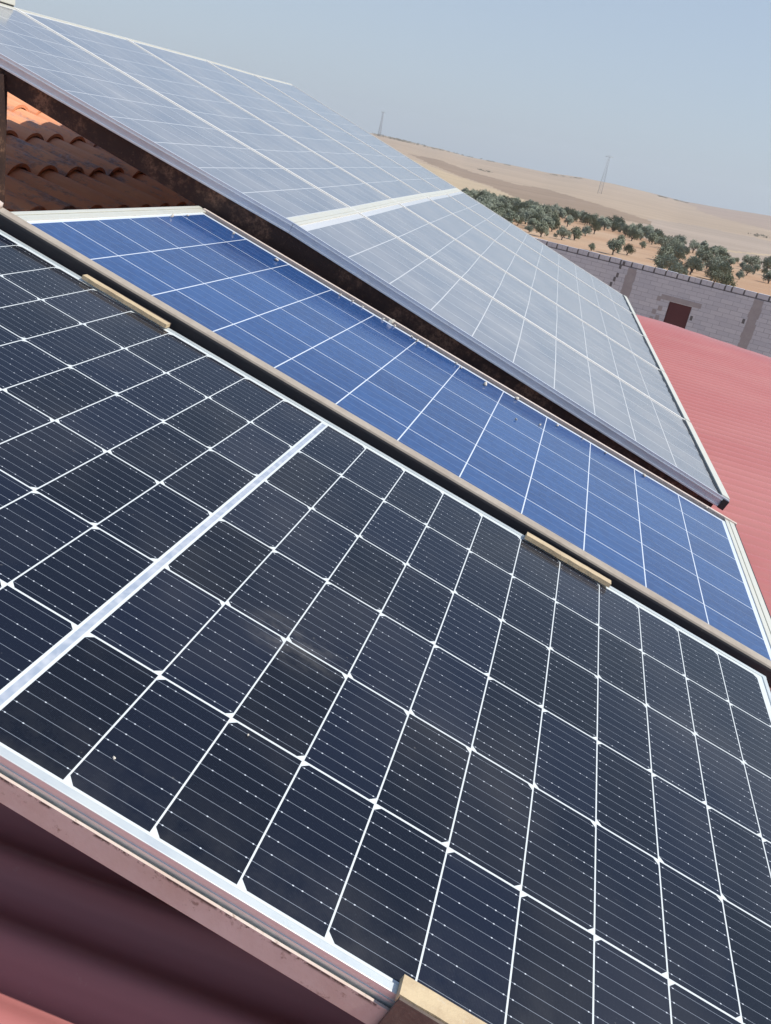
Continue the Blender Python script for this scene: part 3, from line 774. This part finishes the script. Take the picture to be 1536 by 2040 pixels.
# legs of the front and middle rows (under the panels)
for (mat_, pts_) in ((Am, ((-.9, .1), (-.9, 1.0))),):
    lg = empty('front_panel_legs', mat=Matrix.Translation(Am.to_translation())); tag(lg, 'rusty legs propping the high left end of the black panel', 'support leg')
    for (u, v) in pts_:
        P = Am @ Vector((u, v, -.04)) - Am.to_translation(); b = MB(); b.box((P.x - .02, P.y - .02, roof_z(P.x + Am[0][3]) - Am.to_translation().z + .008), (P.x + .02, P.y + .02, P.z)); b.build('leg', M_rust, lg)
# ------------------------------------------------------------------ clamps
def clamp(parent_m, u0, u1, v0, v1, w0, w1, label, drop=None, skew=0.0, mat=M_clamp, seed=1):
    t = empty('panel_clamp', mat=parent_m @ Matrix.Translation((u0, v0, w0))); tag(t, label, 'clamp', 'steel clamps holding the black panel')
    rnd = random.Random(seed); b = MB(); n = 14
    rows = []
    for i in range(n + 1):
        u = (u1 - u0) * i / n; j = rnd.uniform(-.0008, .0008); sk = skew * i / n
        rows.append([b.bm.verts.new(p) for p in ((u, 0 + j + sk, 0), (u, v1 - v0 + sk, 0), (u, v1 - v0 - .001 + sk, w1 - w0 + j * .3), (u, .0012 + j + sk, w1 - w0 + j * .3))])
    for a, c in zip(rows, rows[1:]):
        for i in range(4): b.bm.faces.new([a[i], a[(i + 1) % 4], c[(i + 1) % 4], c[i]])
    b.bm.faces.new(rows[0]); b.bm.faces.new(rows[-1][::-1])
    b.build('top_plate', mat, t)
    if drop:
        b = MB(); y0 = -.0035 if drop < 0 else (v1 - v0) + .0003
        b.box((.001, y0, -abs(drop)), (u1 - u0 - .001, y0 + .0032, w1 - w0 - .001), bev=.0006)
        b.build('side_plate', M_clampside, t)
    return t
clamp(Am, -.606, -.398, 1.1085, 1.128, .0040, .0120, 'long tan steel clamp strip on the far edge of the black panel, left one', drop=.03, skew=-.003, seed=2)
clamp(Am, .470, .670, 1.1030, 1.124, .0040, .0130, 'tan steel clamp strip with grey weathered end, right one on the black panel far edge', drop=.03, seed=3)
clamp(Am, .449, .700, -.0265, -.0035, .0018, .0110, 'thick tan steel clamp bent over the near edge of the black panel at the bottom', drop=-.060, seed=4)

# ------------------------------------------------------------------ small debris on the glass
M_peb = mat_rust('pale_grit', (.62, .58, .50), (.52, .46, .38), (.35, .3, .25), scale=60)
Bm = PB.matrix_world.copy()
def pebble(P, nrm, s, label, seed):
    rnd = random.Random(seed); bm = bmesh.new(); bmesh.ops.create_icosphere(bm, subdivisions=1, radius=s)
    for v in bm.verts: v.co = Vector((v.co.x * 1.3, v.co.y, v.co.z * .7)) * rnd.uniform(.7, 1.25)
    me = bpy.data.meshes.new('pebble'); bm.to_mesh(me); bm.free(); me.materials.append(M_peb)
    o = bpy.data.objects.new('pebble', me); COL.objects.link(o); o.location = P + nrm * s * .5; o.rotation_euler = (rnd.random(), rnd.random(), rnd.random() * 6)
    tag(o, label, 'pebble', 'bits of grit on the panels')
Bn = Vector((Bm[0][2], Bm[1][2], Bm[2][2])); BT = Bm.to_translation(); An = Vector((Am[0][2], Am[1][2], Am[2][2])); AT = Am.to_translation()
G1 = 'tiny pale bit of grit lying along the far edge of the blue panel'
for i, (x, y, s) in enumerate(((465, 466, 5), (550, 519, 6), (677, 588, 4), (702, 601, 4), (722, 612, 4), (763, 636, 4), (779, 643, 9), (786, 650, 5), (820, 672, 4), (830, 680, 5), (850, 691, 5), (908, 725, 4), (918, 733, 4), (966, 767, 7), (1029, 795, 6), (1028, 836, 3.5), (1075, 847, 4), (1110, 848, 4), (1160, 874, 3), (1206, 903, 4), (1283, 948, 5), (1407, 1012, 4), (342, 432, 5), (374, 430, 4))):
    pebble(at_plane(x, y, BT, Bn), Bn, s * .0011, G1, i)
pebble(at_plane(494, 1465, AT, An), An, .0016, 'single white speck of grit near a cell corner, lower middle of the black panel', 50)
pebble(at_plane(227, 1511, AT, An), An, .0015, 'white speck of grit in the lower left cells of the black panel', 51)

# cream sheet-metal box peeping in at the top left corner
P = onCL(31, 11) + Vector((-.25, .1, .02)); bx = empty('metal_box', P); tag(bx, 'cream metal box corner peeping in above the rear array at the top left', 'box')
P = CAM + ray(31, 12) * 3.6 - P
b = MB(); b.box((P.x - .3, P.y - .5, P.z), (P.x, P.y, P.z + .06), bev=.004); b.build('cover', M_cream, bx)
b = MB(); b.box((P.x - .29, P.y - .49, P.z - .010), (P.x - .004, P.y - .006, P.z - .0005)); b.build('base_tray', M_rail, bx)

# ------------------------------------------------------------------ summer haze
hz = bpy.data.materials.new('haze'); hz.use_nodes = True; ht = hz.node_tree; ht.nodes.clear()
pv = ht.nodes.new('ShaderNodeVolumePrincipled'); pv.inputs['Density'].default_value = 0.00018; pv.inputs['Color'].default_value = (.93, .96, 1, 1)
pv.inputs['Anisotropy'].default_value = .2
ho = ht.nodes.new('ShaderNodeOutputMaterial'); ht.links.new(pv.outputs[0], ho.inputs['Volume'])
b = MB(); b.box((-2600, -2600, -60), (2600, 2600, 90)); tag(b.build('haze', hz), kind='stuff')
